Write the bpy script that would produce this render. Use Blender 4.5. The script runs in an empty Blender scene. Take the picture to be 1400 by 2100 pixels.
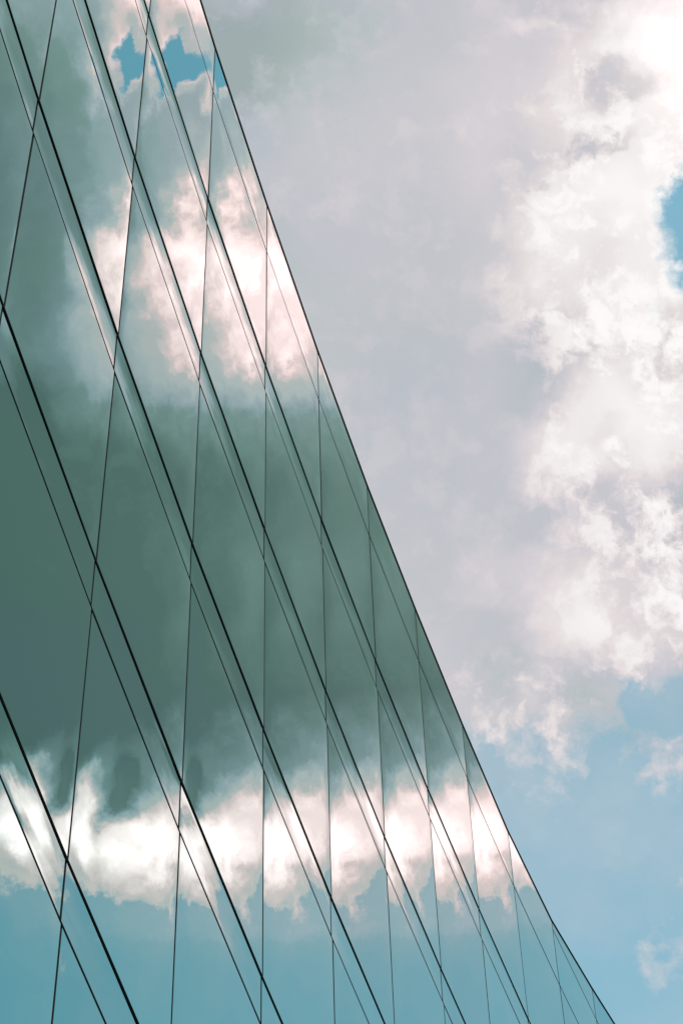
import bpy, math, random
from mathutils import Matrix, Vector

# ---------------------------------------------------------------- camera
sc = bpy.context.scene
COL = sc.collection
EYE = 1.6
PITCH, ROLL = math.radians(54.73956), math.radians(-2.09612)
fw = Vector((0, math.cos(PITCH), math.sin(PITCH)))
up0 = Vector((0, -math.sin(PITCH), math.cos(PITCH)))
rt0 = Vector((1, 0, 0))
rt = rt0 * math.cos(ROLL) + up0 * math.sin(ROLL)
up = up0 * math.cos(ROLL) - rt0 * math.sin(ROLL)
cd = bpy.data.cameras.new('camera')
cd.sensor_fit = 'VERTICAL'
cd.sensor_height = 36.0
cd.lens = 89.6924
cd.clip_end = 6000
cam = bpy.data.objects.new('camera', cd)
COL.objects.link(cam)
cam.matrix_world = Matrix(((rt.x, up.x, -fw.x, 0), (rt.y, up.y, -fw.y, 0), (rt.z, up.z, -fw.z, EYE), (0, 0, 0, 1)))
sc.camera = cam
sc.view_settings.view_transform = 'Standard'
sc.view_settings.look = 'None'
sc.view_settings.exposure = 0.6
sc.view_settings.gamma = 1.0
sc.view_settings.use_curve_mapping = False

# ---------------------------------------------------------------- sun and sky
SUN_EL, SUN_AZ = math.radians(47), math.radians(150)      # azimuth from +Y towards +X
sl = bpy.data.lights.new('sun', 'SUN')
sl.energy = 3.0
sl.angle = math.radians(0.53)
sl.color = (1.0, 0.96, 0.9)
sun = bpy.data.objects.new('sun', sl)
COL.objects.link(sun)
sdir = Vector((math.cos(SUN_EL) * math.sin(SUN_AZ), math.cos(SUN_EL) * math.cos(SUN_AZ), math.sin(SUN_EL)))
sun.rotation_euler = sdir.to_track_quat('Z', 'Y').to_euler()
sun.location = (0, 0, 60)

W = bpy.data.worlds.new('World')
sc.world = W
W.use_nodes = True
NT = W.node_tree
NT.nodes.clear()


class G:
    """small helper for writing node graphs"""
    def __init__(self, nt):
        self.nt = nt

    def put(self, sock, v):
        if v is None:
            return
        if isinstance(v, bpy.types.NodeSocket):
            self.nt.links.new(v, sock)
        else:
            sock.default_value = v

    def node(self, t, **kw):
        n = self.nt.nodes.new(t)
        for k, v in kw.items():
            setattr(n, k, v)
        return n

    def m(self, op, a, b=None, c=None, clamp=False):
        n = self.node('ShaderNodeMath', operation=op, use_clamp=clamp)
        for i, v in enumerate((a, b, c)):
            self.put(n.inputs[i], v)
        return n.outputs[0]

    def v(self, op, a, b=None, c=None):
        n = self.node('ShaderNodeVectorMath', operation=op)
        for i, x in enumerate((a, b, c)):
            self.put(n.inputs[i], x)
        return n.outputs['Value'] if op in ('LENGTH', 'DOT_PRODUCT', 'DISTANCE') else n.outputs[0]

    def rng(self, x, a, b, c=0.0, d=1.0, kind='SMOOTHSTEP'):
        n = self.node('ShaderNodeMapRange', interpolation_type=kind, clamp=True)
        for i, s in enumerate((x, a, b, c, d)):
            self.put(n.inputs[i], s)
        return n.outputs[0]

    def noise(self, vec, scale, detail, rough=0.5, lac=2.0, dist=0.0, color=False):
        n = self.node('ShaderNodeTexNoise', noise_dimensions='3D')
        self.put(n.inputs['Vector'], vec)
        n.inputs['Scale'].default_value = scale
        n.inputs['Detail'].default_value = detail
        n.inputs['Roughness'].default_value = rough
        n.inputs['Lacunarity'].default_value = lac
        n.inputs['Distortion'].default_value = dist
        return n.outputs['Color'] if color else n.outputs['Fac']

    def ramp(self, f, stops, interp='LINEAR'):
        n = self.node('ShaderNodeValToRGB')
        cr = n.color_ramp
        cr.interpolation = interp
        while len(cr.elements) < len(stops):
            cr.elements.new(0.5)
        for e, (p, c) in zip(cr.elements, stops):
            e.position = p
            e.color = (*c, 1)
        self.put(n.inputs[0], f)
        return n.outputs[0]

    def mix(self, f, a, b, blend='MIX'):
        n = self.node('ShaderNodeMix', data_type='RGBA', blend_type=blend)
        self.put(n.inputs[0], f)
        self.put(n.inputs[6], a)
        self.put(n.inputs[7], b)
        return n.outputs[2]


g = G(NT)
tc = g.node('ShaderNodeTexCoord').outputs['Generated']
d = g.v('NORMALIZE', tc)
# drifting of the cloud outlines: two scales of noise push the direction around
wn1 = g.noise(d, 11.0, 3.0, 0.5, color=True)
wn2 = g.noise(d, 46.0, 6.0, 0.62, color=True)
off = g.v('MULTIPLY_ADD', wn1, (0.034,) * 3, (-0.017,) * 3)
off = g.v('ADD', off, g.v('MULTIPLY_ADD', wn2, (0.022,) * 3, (-0.011,) * 3))
dw = g.v('ADD', d, off)
sx = g.node('ShaderNodeSeparateXYZ')
g.put(sx.inputs[0], dw)
X_, Y_, Z_ = sx.outputs
DEG = 180 / math.pi
az = g.m('MULTIPLY', g.m('ARCTAN2', X_, Y_), DEG)
el = g.m('MULTIPLY', g.m('ARCSINE', Z_), DEG)
cb = g.node('ShaderNodeCombineXYZ')
g.put(cb.inputs[0], az)
g.put(cb.inputs[1], el)
AE = cb.outputs[0]                                        # azimuth, elevation in degrees


def blobs(base, table):
    acc = base
    for a, e, ra, re, w, hard in table:
        q = g.v('MULTIPLY_ADD', AE, (1 / ra, 1 / re, 0), (-a / ra, -e / re, 0))
        s = g.rng(g.v('LENGTH', q), hard, 1.0, w, 0.0)
        acc = g.m('ADD', acc, s)
    return acc


fine = g.noise(d, 26.0, 9.0, 0.56)                        # lumps about two degrees across, down to wisps
wisp = g.noise(dw, 74.0, 7.0, 0.60)
vo = g.node('ShaderNodeTexVoronoi', feature='F1')
g.put(vo.inputs['Vector'], g.v('MULTIPLY_ADD', wn2, (0.05,) * 3, d))
vo.inputs['Scale'].default_value = 34.0
vo.inputs['Detail'].default_value = 1.0
vo.inputs['Roughness'].default_value = 0.6
puff = g.m('MULTIPLY_ADD', vo.outputs['Distance'], -1.4, 0.72)   # rounded heads
lumpy = blobs(0.07, [
    (31.0, 60.0, 5.0, 3.4, 0.1, 0.3),
    (32.0, 47.2, 6.0, 1.8, 0.15, 0.4),
    (14.02, 56.4, 7.91, 10.95, 0.52, 0.3),
    (7.38, 49.96, 5.96, 1.42, 0.25, 0.3)])                           # where the deck is broken up, where it is smooth
f0 = g.m('MULTIPLY_ADD', fine, 2.0, -1.0)
w0 = g.m('MULTIPLY_ADD', wisp, 2.0, -1.0)

# cover: a cloud deck with its near edge at about 48 degrees, open sky below it
edge = g.m('ADD', g.v('DOT_PRODUCT', dw, (0.074, -0.1715, 1.0)), -0.648)
cover = g.m('MULTIPLY', edge, 26.0)
cover = g.m('MAXIMUM', g.m('MINIMUM', cover, 1.5), -1.0)
cover = blobs(cover, [
    (16.95, 59.38, 3.98, 1.92, -3.0, 0.1),
    (13.21, 58.29, 1.56, 0.55, -1.2, 0.1),
    (9.98, 50.14, 1.03, 0.55, -1.2, 0.0),
    (11.37, 49.65, 1.52, 0.66, -1.0, 0.1),
    (6.44, 50.36, 4.12, 1.09, 0.9, 0.2),
    (9.96, 44.07, 3.2, 1.86, 1.05, 0.0),
    (10.85, 45.68, 1.41, 0.99, 1.1, 0.0),
    (10.1, 48.15, 1.64, 0.66, 0.35, 0.0),
    (33.5, 64.15, 1.5, 1.15, -1.8, 0.0),
    (32.4, 64.2, 1.8, 1.0, -1.8, 0.0),
    (31.0, 64.3, 1.9, 1.05, -1.8, 0.0),
    (33.0, 64.2, 1.5, 0.9, -0.9, 0.0),
    (32.5, 47.7, 9.0, 1.75, 1.05, 0.3)])
cover = g.m('ADD', cover, g.m('MULTIPLY', f0, 0.9))
cover = g.m('ADD', cover, g.m('ADD', g.m('MULTIPLY', w0, 0.75), g.m('MULTIPLY', puff, 0.30)))
crisp = g.m('MULTIPLY', g.rng(az, 14.0, 27.0), g.rng(el, 50.0, 55.0, 1.0, 0.0))
alpha = g.rng(cover, g.m('MULTIPLY_ADD', crisp, 0.42, -0.75), g.m('MULTIPLY_ADD', crisp, -0.42, 0.60))

# how bright the deck is: thick and grey, thin and white
br = blobs(0.72, [
    (-6.32, 65.53, 12.16, 4.16, -0.19, 0.1),
    (-2.67, 60.12, 4.4, 2.85, -0.05, 0.1),
    (2.62, 57.4, 4.88, 3.28, -0.05, 0.1),
    (9.09, 62.45, 5.68, 5.69, 0.13, 0.2),
    (18.6, 62.42, 10.41, 5.26, 0.72, 0.35),
    (11.82, 59.56, 5.19, 2.3, 0.5, 0.3),
    (10.74, 65.23, 2.35, 0.55, 0.15, 0.0),
    (14.77, 63.29, 3.17, 1.2, -0.4, 0.3),
    (13.04, 61.79, 2.78, 0.6, -0.3, 0.3),
    (12.0, 64.14, 3.01, 1.31, -0.06, 0.2),
    (14.21, 56.37, 6.72, 3.28, 0.66, 0.3),
    (8.76, 55.45, 2.9, 1.31, 0.22, 0.2),
    (14.01, 57.74, 2.46, 0.66, -0.18, 0.2),
    (10.75, 55.02, 4.39, 2.85, 0.22, 0.2),
    (10.78, 55.69, 1.55, 0.55, -0.15, 0.2),
    (1.84, 62.86, 7.92, 3.28, 0.05, 0.1),
    (11.41, 51.96, 5.33, 2.63, 0.36, 0.2),
    (7.88, 52.11, 2.5, 1.75, 0.16, 0.2),
    (5.16, 52.87, 2.54, 1.2, 0.12, 0.0),
    (5.56, 51.2, 2.97, 1.2, -0.06, 0.2),
    (5.87, 50.08, 3.75, 1.2, 0.14, 0.2),
    (6.61, 50.35, 0.86, 1.09, 0.15, 0.0),
    (35.5, 53.0, 11.0, 5.9, -0.63, 0.55),
    (35.5, 52.0, 5.5, 4.0, -0.12, 0.2),
    (31.0, 53.2, 2.2, 3.8, 0.1, 0.1),
    (27.2, 53.6, 2.0, 3.0, 0.5, 0.2),
    (30.4, 47.75, 3.2, 1.35, 0.78, 0.2),
    (32.6, 47.15, 2.8, 1.05, 0.74, 0.2),
    (34.3, 47.8, 1.3, 1.4, 1.0, 0.25),
    (32.7, 48.3, 0.8, 1.1, -0.6, 0.1),
    (36.8, 58.0, 3.4, 4.2, -0.3, 0.15),
    (30.2, 53.6, 1.7, 3.6, 0.12, 0.0),
    (36.5, 47.0, 2.5, 1.4, 0.7, 0.2),
    (32.5, 46.4, 9.0, 1.4, 0.2, 0.4),
    (30.4, 60.0, 4.8, 3.3, 0.76, 0.1),
    (33.2, 60.9, 3.0, 1.2, 0.58, 0.1),
    (31.3, 60.6, 0.5, 0.3, 0.4, 0.1),
    (30.8, 58.7, 1.0, 0.5, 0.2, 0.0),
    (31.5, 66.8, 4.4, 2.6, 0.75, 0.25),
    (34.1, 64.6, 1.6, 1.5, 0.5, 0.1),
    (32.2, 63.9, 2.2, 0.7, 0.3, 0.1),
    (38.0, 62.3, 5.5, 4.8, -0.44, 0.05),
    (30.7, 63.4, 0.9, 0.6, 0.45, 0.1)])
grain = g.m('ADD', g.m('MULTIPLY', f0, 0.7), g.m('ADD', g.m('MULTIPLY', w0, 1.2), g.m('MULTIPLY', puff, 0.55)))
grain = g.rng(grain, -0.42, 0.42, -0.56, 0.56)              # firmer edges to the heads
br = g.m('MAXIMUM', g.m('ADD', br, g.m('MULTIPLY', grain, lumpy)), g.m('MULTIPLY', lumpy, 0.9))
# thin edges of the deck catch the light
rim = g.m('MULTIPLY', g.rng(cover, 0.0, 1.1, 1.0, 0.0), g.rng(az, 15.0, 27.0, 0.12, 0.22))
br = g.m('ADD', br, rim)
tone = [(0.0, (.148, .208, .195)), (0.25, (.25, .325, .308)), (0.5, (.35, .42, .42)), (0.62, (.49, .53, .56)),
        (0.72, (.57, .57, .61)), (0.82, (.66, .63, .66)), (0.92, (.765, .705, .71)), (1.05, (.855, .81, .81)), (1.3, (.935, .905, .90))]
cloud = g.ramp(g.m('DIVIDE', br, 1.3), [(p / 1.3, c) for p, c in tone])
sunny = g.rng(az, 14.0, 27.0)                             # the clouds on the sun's side burn brighter
gain = g.m('MULTIPLY_ADD', g.m('MAXIMUM', g.m('SUBTRACT', br, 1.0), 0.0), g.m('MULTIPLY_ADD', sunny, 2.1, 0.1), 1.0)
cloud = g.v('MULTIPLY', cloud, gain)
# patches of slightly cooler and greener grey in the thick part
cloud = g.mix(g.rng(br, 0.45, 0.75, 1.0, 0.15), cloud, g.mix(g.rng(g.noise(dw, 13.0, 3.0, 0.5), 0.36, 0.64), (0.985, 1.02, 0.98, 1), (1.0, 0.98, 1.045, 1)), 'MULTIPLY')
# the sunlit flanks are warmer than the grey undersides
hot = g.m('MULTIPLY', g.rng(br, 0.85, 1.25), sunny)
cloud = g.v('MULTIPLY', cloud, g.mix(hot, (1, 1, 1, 1), (1.0, 0.67, 0.67, 1)))
# a veil of thin high cloud over the blue
veil = g.m('MULTIPLY_ADD', g.rng(g.noise(dw, 12.0, 5.0, 0.55), 0.35, 0.72), 0.26, 0.13)
veil = g.m('ADD', veil, g.rng(el, 43.2, 46.8, 0.0, 0.12))
veil = g.m('MULTIPLY', veil, g.rng(el, 51.0, 62.0, 1.0, 0.0))
alpha = g.m('MAXIMUM', alpha, veil)

sky = g.node('ShaderNodeTexSky', sky_type='NISHITA')
sky.sun_disc = False
sky.sun_elevation = SUN_EL
sky.sun_rotation = SUN_AZ
sky.air_density = 1.0
sky.dust_density = 0.9
sky.ozone_density = 1.0
bg1 = g.node('ShaderNodeBackground')
g.put(bg1.inputs[0], g.mix(1.0, sky.outputs[0], (1.06, 1.55, 1.13, 1), 'MULTIPLY'))
bg1.inputs[1].default_value = 0.15
bg2 = g.node('ShaderNodeBackground')
g.put(bg2.inputs[0], cloud)
bg2.inputs[1].default_value = 0.66
mx = g.node('ShaderNodeMixShader')
g.put(mx.inputs[0], alpha)
NT.links.new(bg1.outputs[0], mx.inputs[1])
NT.links.new(bg2.outputs[0], mx.inputs[2])
wo = g.node('ShaderNodeOutputWorld')
NT.links.new(mx.outputs[0], wo.inputs[0])

# ---------------------------------------------------------------- materials
def mat(name):
    m = bpy.data.materials.new(name)
    m.use_nodes = True
    nt = m.node_tree
    b = nt.nodes['Principled BSDF']
    return m, G(nt), b


def glass_material(name, kind):
    """solar-control glass: a teal mirror coating, very slightly bowed"""
    m, h, b = mat(name)
    b.inputs['Metallic'].default_value = 1.0
    b.inputs['Roughness'].default_value = 0.0
    t = h.node('ShaderNodeTexCoord').outputs['Object']
    s = h.node('ShaderNodeSeparateXYZ')
    h.put(s.inputs[0], t)
    rnd = h.node('ShaderNodeObjectInfo').outputs['Random']
    h.put(b.inputs['Base Color'], h.mix(rnd, tuple(v * 0.93 for v in (0.20, 0.475, 0.445)) + (1,), tuple(v * 1.07 for v in (0.20, 0.475, 0.445)) + (1,)))
    cbn = h.node('ShaderNodeCombineXYZ')
    h.put(cbn.inputs[0], h.m('MULTIPLY', rnd, 37.0))
    h.put(cbn.inputs[1], h.m('MULTIPLY', rnd, 91.0))
    p = h.v('ADD', t, cbn.outputs[0])
    wav = h.noise(p, 1.3, 2.0, 0.35)                      # roller wave and heat-soak distortion
    if kind == 'vision':
        x = h.m('MULTIPLY', s.outputs[0], 2.0)
        z = h.m('MULTIPLY', s.outputs[2], 2.0)
        x6 = h.m('POWER', h.m('ABSOLUTE', x), 7.0)
        z6 = h.m('POWER', h.m('ABSOLUTE', z), 6.0)
        hh = h.m('MULTIPLY_ADD', x6, -0.0009, h.m('MULTIPLY', z6, -0.0004))
        hh = h.m('ADD', hh, h.m('MULTIPLY', wav, 0.0034))
    else:
        z = h.m('ADD', s.outputs[2], 0.5, clamp=True)
        hh = h.m('MULTIPLY', h.m('POWER', z, 3.0), 0.0038)
        hh = h.m('ADD', hh, h.m('MULTIPLY', h.m('POWER', h.m('SUBTRACT', 1.0, z), 6.0), 0.0012))
        hh = h.m('ADD', hh, h.m('MULTIPLY', wav, 0.0022))
    bp = h.node('ShaderNodeBump')
    bp.inputs['Strength'].default_value = 1.0
    bp.inputs['Distance'].default_value = 1.0
    h.put(bp.inputs['Height'], hh)
    m.node_tree.links.new(bp.outputs[0], b.inputs['Normal'])
    return m


M_VISION = glass_material('mirror_glass', 'vision')
M_SPAN = glass_material('spandrel_glass', 'spandrel')


def plain(name, col, rough, metal=0.0, var=0.25, scale=6.0, spec=0.5):
    m, h, b = mat(name)
    t = h.node('ShaderNodeTexCoord').outputs['Object']
    n = h.noise(t, scale, 5.0, 0.6)
    c = h.mix(n, tuple(x * (1 - var) for x in col) + (1,), tuple(min(1, x * (1 + var)) for x in col) + (1,))
    h.put(b.inputs['Base Color'], c)
    b.inputs['Roughness'].default_value = rough
    b.inputs['Metallic'].default_value = metal
    b.inputs['Specular IOR Level'].default_value = spec
    return m


def matt(name, col):
    m, h, b = mat(name)
    df = h.node('ShaderNodeBsdfDiffuse')
    n = h.noise(h.node('ShaderNodeTexCoord').outputs['Object'], 9.0, 4.0, 0.6)
    h.put(df.inputs[0], h.mix(n, tuple(x * .6 for x in col) + (1,), tuple(x * 1.4 for x in col) + (1,)))
    m.node_tree.links.new(df.outputs[0], m.node_tree.nodes['Material Output'].inputs[0])
    return m


M_EDGE = plain('ground_glass_edge', (0.006, 0.009, 0.009), 0.7, spec=0.1)
M_SEAL = matt('black_silicone', (0.006, 0.007, 0.007))
M_ALU = matt('matt_black_aluminium', (0.007, 0.009, 0.009))
M_CONC = plain('concrete', (0.30, 0.29, 0.28), 0.85, var=0.2, scale=1.5)
M_ROOF = plain('grey_roof_membrane', (0.16, 0.16, 0.16), 0.9)
M_PAVE = plain('paving', (0.22, 0.21, 0.20), 0.85, scale=0.6)

# ---------------------------------------------------------------- mesh helpers
def mesh(name, vs, fs, mats, fm=None):
    me = bpy.data.meshes.new(name)
    me.from_pydata([tuple(v) for v in vs], [], fs)
    for m in mats:
        me.materials.append(m)
    if fm:
        for p, i in zip(me.polygons, fm):
            p.material_index = i
    me.update()
    return me


def link(name, me, parent=None):
    o = bpy.data.objects.new(name, me)
    COL.objects.link(o)
    if parent:
        o.parent = parent
    return o


def box_mesh(name, sx, sy, sz, m, bev=0.0):
    x, y, z = sx / 2, sy / 2, sz / 2
    vs = [(-x, -y, -z), (x, -y, -z), (x, y, -z), (-x, y, -z), (-x, -y, z), (x, -y, z), (x, y, z), (-x, y, z)]
    fs = [(0, 3, 2, 1), (4, 5, 6, 7), (0, 1, 5, 4), (1, 2, 6, 5), (2, 3, 7, 6), (3, 0, 4, 7)]
    return mesh(name, vs, fs, [m])


THICK = 0.024


def pane_mesh(name, glass, outline=((-.5, -.5), (.5, -.5), (.5, .5), (-.5, .5)), cx=0.0006, cz=0.0005):
    """a plate in local X (width) and Z (height), outside face towards -Y, with a ground chamfer"""
    n = len(outline)
    mx_ = sum(p[0] for p in outline) / n
    mz_ = sum(p[1] for p in outline) / n
    inn = [(p[0] - math.copysign(cx, p[0] - mx_), p[1] - math.copysign(cz, p[1] - mz_)) for p in outline]
    vs = [(p[0], 0, p[1]) for p in inn] + [(p[0], 0.0016, p[1]) for p in outline] + [(p[0], THICK, p[1]) for p in outline]
    fs = [tuple(range(n)), tuple(range(3 * n - 1, 2 * n - 1, -1))]
    fm = [0, 1]
    for i in range(n):
        j = (i + 1) % n
        fs += [(j, i, n + i, n + j), (n + j, n + i, 2 * n + i, 2 * n + j)]
        fm += [1, 1]
    return mesh(name, vs, fs, [glass, M_EDGE], fm)


# ---------------------------------------------------------------- the ground
gv, gf = [], []
N = 24
for i in range(N + 1):
    for j in range(N + 1):
        gv.append(((i / N - .5) * 5000, (j / N - .5) * 5000, 0))
for i in range(N):
    for j in range(N):
        a = i * (N + 1) + j
        gf.append((a, a + N + 1, a + N + 2, a + 1))
gr = link('ground', mesh('ground', gv, gf, [M_PAVE]))
gr['kind'] = 'structure'

# ---------------------------------------------------------------- the building
# plan of the curved curtain wall: one point per vertical joint, the camera stands at the origin
PLAN = [(-2.8122, 11.069), (-2.2554, 13.7881), (-1.6515, 16.5009), (-0.9942, 19.2098), (-0.2962, 21.9317), (0.4451, 24.6385), (1.2235, 27.3057), (2.0474, 30.0043), (2.8997, 32.6676), (3.7872, 35.2672), (4.7031, 37.8175)]
# levels of the horizontal joints above the eye
Z = {'R': 35.632, 'n0': 34.137, 'T1': 30.849, 'n1': 30.129, 'T2': 26.848, 'n2': 26.13, 'T3': 22.839, 'n3': 22.121, 'T4': 18.866, 'n4': 18.149, 'T5': 14.889, 'n5': 14.181, 'R9': 35.872, 'R10': 36.495}
random.seed(5)


def extend(pts, before, after):
    def step(p, q, turn):
        h = math.atan2(q[0] - p[0], q[1] - p[1]) + turn
        return (q[0] + 2.77 * math.sin(h), q[1] + 2.77 * math.cos(h))
    pts = list(pts)
    for _ in range(after):
        pts.append(step(pts[-2], pts[-1], math.radians(0.95)))
    for _ in range(before):
        pts.insert(0, step(pts[1], pts[0], math.radians(-0.95)))
    return pts


BEFORE, AFTER = 2, 3
pts = extend(PLAN, BEFORE, AFTER)
NC = len(pts) - 1
floors = [(Z['T%d' % k], Z['n%d' % k]) for k in range(1, 6)]
while floors[-1][1] > 1.5:
    floors.append((floors[-1][0] - 4.0, floors[-1][1] - 4.0))
floors = [(a + EYE, b + EYE) for a, b in floors]
ZR, ZN0 = Z['R'] + EYE, Z['n0'] + EYE
BASE = 0.35

root = bpy.data.objects.new('office_building', None)
COL.objects.link(root)
cxy = pts[BEFORE + 4]
root.location = (cxy[0], cxy[1], 0)
root['label'] = 'glass office building with a gently curved mirrored facade reflecting the clouds'
root['category'] = 'office building'
RI = Vector((-cxy[0], -cxy[1], 0))


def roof_top(j):
    """height of the roof edge at joint j; it starts to climb towards the far end"""
    k = j - BEFORE
    if k <= 8:
        return ZR
    if k == 9:
        return Z['R9'] + EYE
    return Z['R10'] + EYE + (k - 10) * 0.62


class Bay:
    def __init__(self, j):
        self.a, self.b = Vector((*pts[j], 0)), Vector((*pts[j + 1], 0))
        t = self.b - self.a
        self.w = t.length
        self.t = t.normalized()
        self.n = Vector((self.t.y, -self.t.x, 0))          # outwards, towards the street
        self.mid = (self.a + self.b) / 2
        # local axes: X runs so that -Y is outwards
        self.x = self.t
        self.rot = Matrix((self.x, -self.n, Vector((0, 0, 1)))).transposed().to_4x4()

    def place(self, o, u, z, out, sx=1.0, sz=1.0, tilt=(0, 0)):
        loc = self.mid + self.x * u + self.n * out + Vector((0, 0, z)) + RI
        o.matrix_local = Matrix.Translation(loc) @ self.rot @ Matrix.Rotation(tilt[0], 4, 'X') @ Matrix.Rotation(tilt[1], 4, 'Z') @ Matrix.Diagonal((sx, 1, sz, 1))


GV = 0.038            # vertical joint
GH = 0.050            # horizontal joint
SET = 0.0135           # the spandrel sits this far behind the window panes
me_win = pane_mesh('window_pane', M_VISION)
me_span = pane_mesh('spandrel_pane', M_SPAN, cz=0.004)
me_trans = box_mesh('transom', 1, 0.09, 1, M_ALU)
me_seal = box_mesh('joint_seal', 1, 0.016, 1, M_SEAL)


def jitter(s):
    return (math.radians(random.gauss(0, s)), math.radians(random.gauss(0, s)))


def parapet(B, w, lo, ha, hb):
    hgt = max(ha, hb) - lo
    ra, rb = (ha - lo) / hgt - .5, (hb - lo) / hgt - .5
    me = pane_mesh('parapet_pane', M_VISION, ((-.5, -.5), (.5, -.5), (.5, rb), (-.5, ra)), 0.0006, 0.001)
    o = link('parapet_pane', me, root)
    B.place(o, 0, lo + hgt / 2, 0, w, hgt)


for j in range(NC):
    B = Bay(j)
    w = B.w - GV
    # rows of window panes and spandrels
    tops = [ZN0] + [f[1] for f in floors]
    bots = [f[0] for f in floors] + [BASE]
    for zt, zb in zip(tops, bots):
        if zt - zb < 0.4:
            continue
        lo = zb + 0.021 if zb != BASE else zb
        o = link('window_pane', me_win, root)
        B.place(o, 0, (zt + lo) / 2 - GH / 4, 0, w, zt - lo - GH / 2, jitter(0.035))
    for zt, zb in floors:
        o = link('spandrel_pane', me_span, root)
        lo, hi = zb + GH / 2, zt + 0.004
        B.place(o, 0, (lo + hi) / 2, -SET, w, hi - lo, jitter(0.03))
        o = link('transom', me_trans, root)                # dark soffit between spandrel and pane above
        B.place(o, 0, zt + 0.0145, -SET - 0.002 - 0.045 + 0.0095, B.w - 0.002, 0.017)
        o = link('joint_seal', me_seal, root)
        B.place(o, 0, zb, -0.0085, B.w - 0.002, GH)
    # parapet pane, flush with the windows
    za, zb_ = roof_top(j), roof_top(j + 1)
    o = link('joint_seal', me_seal, root)
    B.place(o, 0, ZN0, -0.0105, B.w - 0.002, GH)
    lo = ZN0 + GH / 2
    stepped = j - BEFORE >= 9
    hl = (ZR - 0.02, ZR - 0.02) if stepped else (za - 0.021, zb_ - 0.021)
    parapet(B, w, lo, hl[0], hl[1])
    if stepped:
        o = link('transom', me_trans, root)
        B.place(o, 0, ZR - 0.001, -0.052, B.w - 0.002, 0.036)
        parapet(B, w, ZR + 0.02, za - 0.021, zb_ - 0.021)
    # coping along the roof edge
    hw = B.w / 2 + 0.001
    vs = []
    for x, z in ((-hw, za), (hw, zb_)):
        vs += [(x, -0.012, z - 0.02), (x, -0.012, z + 0.016), (x, 0.34, z + 0.028), (x, 0.34, z - 0.02)]
    o = link('coping', mesh('coping', vs, [(0, 4, 5, 1), (1, 5, 6, 2), (2, 6, 7, 3), (3, 7, 4, 0), (0, 1, 2, 3), (7, 6, 5, 4)], [M_ALU]), root)
    B.place(o, 0, 0, 0)
    # dark insulated back pan behind the joints
    o = link('back_pan', box_mesh('back_pan', B.w - 0.002, 0.03, ZR - BASE - 0.1, M_SEAL), root)
    B.place(o, 0, (ZR + BASE) / 2, -0.125)
    # plinth
    o = link('plinth', box_mesh('plinth', B.w - 0.003, 0.3, BASE - 0.01, M_CONC), root)
    B.place(o, 0, BASE / 2 - 0.005, -0.16)

# vertical mullions behind the open joints
for j in range(NC + 1):
    B = Bay(min(j, NC - 1))
    o = link('mullion', box_mesh('mullion', 0.05, 0.06, roof_top(j) - BASE - 0.08, M_SEAL), root)
    o.matrix_local = Matrix.Translation(Vector((*pts[j], (roof_top(j) + BASE) / 2 - 0.02)) + RI - B.n * 0.057) @ B.rot

# body behind the facade: end walls, rear wall, roof deck
DEPTH = 19.0
zt = ZR - 0.25
front = [Vector((*p, 0)) - Bay(min(i, NC - 1)).n * 0.16 for i, p in enumerate(pts)]
back = [Vector((*p, 0)) - Bay(min(i, NC - 1)).n * DEPTH for i, p in enumerate(pts)]


def slab(name, ring, z0, z1, m):
    n = len(ring)
    vs = [(p.x + RI.x, p.y + RI.y, z0) for p in ring] + [(p.x + RI.x, p.y + RI.y, z1) for p in ring]
    fs = [tuple(range(n)), tuple(range(2 * n - 1, n - 1, -1))]
    fs += [((i + 1) % n, i, n + i, n + (i + 1) % n) for i in range(n)]
    return link(name, mesh(name, vs, fs, [m]), root)


slab('roof', front[::-1] + back, zt - 0.35, zt, M_ROOF)


def wall(a, b, t, name='wall'):
    dirv = (b - a).normalized()
    nn = Vector((dirv.y, -dirv.x, 0)) * t
    slab(name, [a, b, b + nn, a + nn], 0.0, zt - 0.352, M_CONC)


wall(front[0], back[0], 0.3)
wall(back[-1], front[-1], 0.3)
for i in range(NC):
    wall(back[i], back[i + 1], -0.3)

sc.cycles.max_bounces = 6
sc.cycles.glossy_bounces = 4
W.cycles.sampling_method = 'MANUAL'
W.cycles.sample_map_resolution = 512
